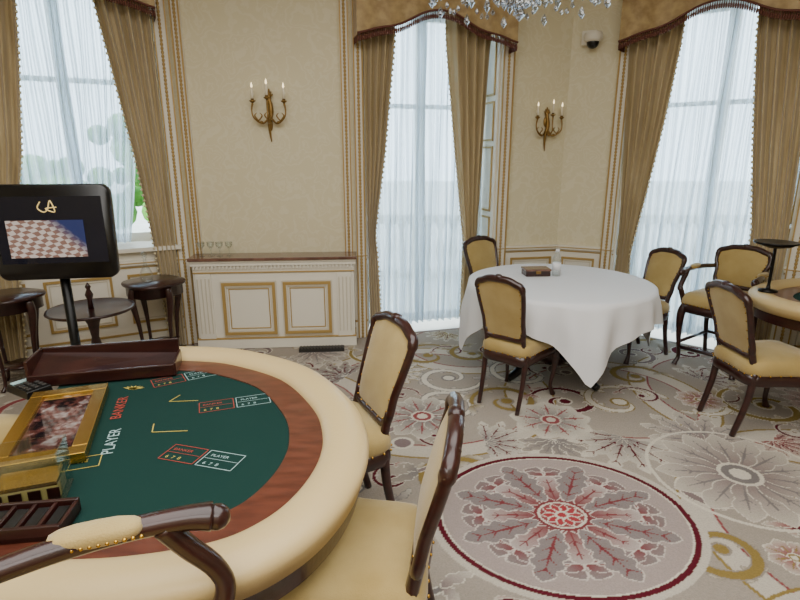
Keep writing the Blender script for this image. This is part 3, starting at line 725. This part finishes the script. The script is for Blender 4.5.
M4,_=wm(4); mb=MB(); mb.box((-.02,-.035,.03),(.13,.07,.12),WHITE); mb.lathe([(.05,-.02),(.078,.0),(.085,.03),(.075,.06),(.03,.07)],WHITE,20,T(0.02,-.11,.0)); mb.ball((.02,-.11,-.02),(.055,.055,.055),BLACK,16,10); mb.finish('dome_camera',M4@T(.18,0,2.70),bevel=.003)

# ---------------------------------------------------------------- round table
mb=MB(); R=.685; zt=.76; rot=math.radians(-88)
nA=128
def ext(a):
    b=(a-rot)%(pi/2)-pi/4; return min(.89/math.cos(b),1.24)
rng=[0.02,.3,.5,.63,.675]
rings=[[(r*math.cos(2*pi*k/nA),r*math.sin(2*pi*k/nA),zt) for k in range(nA)] for r in rng]
for j in range(11):
    t=j/10; row=[]
    for k in range(nA):
        a=2*pi*k/nA; dr=(ext(a)-R)*t
        b=((a-rot+pi/4)%(pi/2))-pi/4
        fold=.038*math.cos(b*10)*min(1,dr/.3)+.016*math.sin(a*21)*min(1,dr/.2)
        rr_=R+.012+.018*math.sin(min(1,t*2)*pi/2)+fold+.02*dr
        row.append((rr_*math.cos(a),rr_*math.sin(a),zt-.006-dr))
    rings.append(row)
mb.rings(rings,LINEN,cap=False); mb.add([(p[0],p[1],zt) for p in rings[0]],[tuple(range(nA))],LINEN)
mb.lathe([(.64,.715),(.675,.72),(.675,.75),(.64,.752)],MAHOG,48)
mb.lathe([(.10,.10),(.13,.16),(.07,.24),(.09,.34),(.06,.5),(.10,.66),(.30,.715)],MAHOG,20)
for k in range(4):
    a=k*pi/2+.5; c,s=math.cos(a),math.sin(a); mb.ctube([(.05*c,.05*s,.2),(.22*c,.22*s,.17),(.38*c,.38*s,.07),(.46*c,.46*s,.036)],[.05,.045,.032,.028],BLACK,10)
mb.finish('round_dining_table',T(1.235,4.08))
mb=MB(); mb.bx(-.10,.10,-.065,.065,0,.05,MAHOG); mb.bx(-.105,.105,-.07,.07,.042,.058,MARBLE); mb.bx(-.02,.02,-.072,-.066,.02,.045,GILT); mb.finish('wooden_box',T(1.10,4.28,.762,4),bevel=.003)
mb=MB(); mb.lathe([(.032,0),(.034,.01),(.034,.13),(.026,.16),(.013,.185),(.013,.20)],GLASS,16); mb.lathe([(.0345,.05),(.0345,.11)],LINEN,16); mb.lathe([(.016,.195),(.016,.215)],LINEN,12); mb.finish('water_bottle',T(1.255,4.25,.762))

mb=MB(); mb.lathe([(.06,0),(.06,.012),(.015,.02),(.010,.05),(.010,.30),(.014,.31)],DARK,16); mb.lathe([(.012,.30),(.05,.305),(.13,.333),(.135,.345),(.125,.345),(.03,.335)],DARK,28)
mb.ball((.08,0,.32),(.05,.03,.02),DARK,10,6)
mb.finish('table_lamp',T(2.54,3.62,.79))

# ---------------------------------------------------------------- chandelier
mb=MB()
cz=2.60
def gem(x,y,z,r,hh): r*=1.25; mb.lathe([(.001,z),(r,z+hh*.35),(r*.7,z+hh*.7),(.001,z+hh)],CRYSTAL,6,T(x,y),sm=False)
mb.tube([(0,0,H-cz),(0,0,.2)],.012,GILT,8); mb.lathe([(.03,0),(.09,.05),(.05,.12),(.07,.25),(.02,.4)],GILT,16)
mb.lathe([(.09,H-cz-.04),(.06,H-cz-.01),(.02,H-cz)],GILT,16)
for rr_,zz in ((.44,.05),(.26,.0)):
    mb.tube([(rr_*math.cos(2*pi*k/40),rr_*math.sin(2*pi*k/40),zz) for k in range(40)],.008,GILT,6,True)
for k in range(12):
    a=2*pi*k/12; c,s=math.cos(a),math.sin(a)
    mb.ctube([(.05*c,.05*s,.1),(.2*c,.2*s,-.02),(.36*c,.36*s,.0),(.44*c,.44*s,.08)],.008,GILT,6)
    mb.lathe([(.01,.08),(.04,.10),(.02,.105),(.012,.11),(.012,.2)],CANDLE,10,T(.44*c,.44*s)); mb.ball((.44*c,.44*s,.22),(.012,.012,.025),FLAME,8,6)
    for t in range(7):
        b=a+2*pi/12*t/7; q=math.sin(pi*t/7)*.12
        gem(.44*math.cos(b),.44*math.sin(b),-.03-q,.010,.035)
    gem(.44*c,.44*s,-.10,.016,.09); gem(.44*c,.44*s,-.19,.014,.065)
    for t in range(6):
        q=.26*(1-t/6); gem(q*c,q*s,-.07-.12*math.sin(t/6*pi/2),.010,.035)
    gem(.26*c,.26*s,-.16,.014,.08)
gem(0,0,-.25,.025,.09)
mb.ball((0,0,-.13),.03,CRYSTAL,10,6)
mb.finish('chandelier',T(.60,3.0,cz))

# ---------------------------------------------------------------- light
w=bpy.data.worlds.new('World'); bpy.context.scene.world=w; w.use_nodes=True
bg=w.node_tree.nodes['Background']; bg.inputs[0].default_value=(.76,.89,1.0,1); bg.inputs[1].default_value=7.5
def area(name,loc,size,power,col,rot=(0,0,0)):
    l=bpy.data.lights.new(name,'AREA'); l.shape='RECTANGLE'; l.size=size[0]; l.size_y=size[1]; l.energy=power; l.color=col
    o=bpy.data.objects.new(name,l); bpy.context.scene.collection.objects.link(o); o.location=loc; o.rotation_euler=rot; return o
area('overhead_fill',(0,1.2,3.5),(4,3),165,(1,.985,.95))  # added fill lamp out of view, brightens the room; no real fitting here
area('overhead_fill',(0,-1.5,3.5),(4,2),135,(1,.985,.95))  # second added fill, behind the camera, likewise without a fitting

cam=bpy.data.cameras.new('camera'); co=bpy.data.objects.new('camera',cam); bpy.context.scene.collection.objects.link(co)
cam.sensor_width=36; cam.lens=24.3; cam.clip_start=.05
co.location=(0,0,1.7); co.rotation_euler=(math.radians(90-15.03),0,0)
bpy.context.scene.camera=co
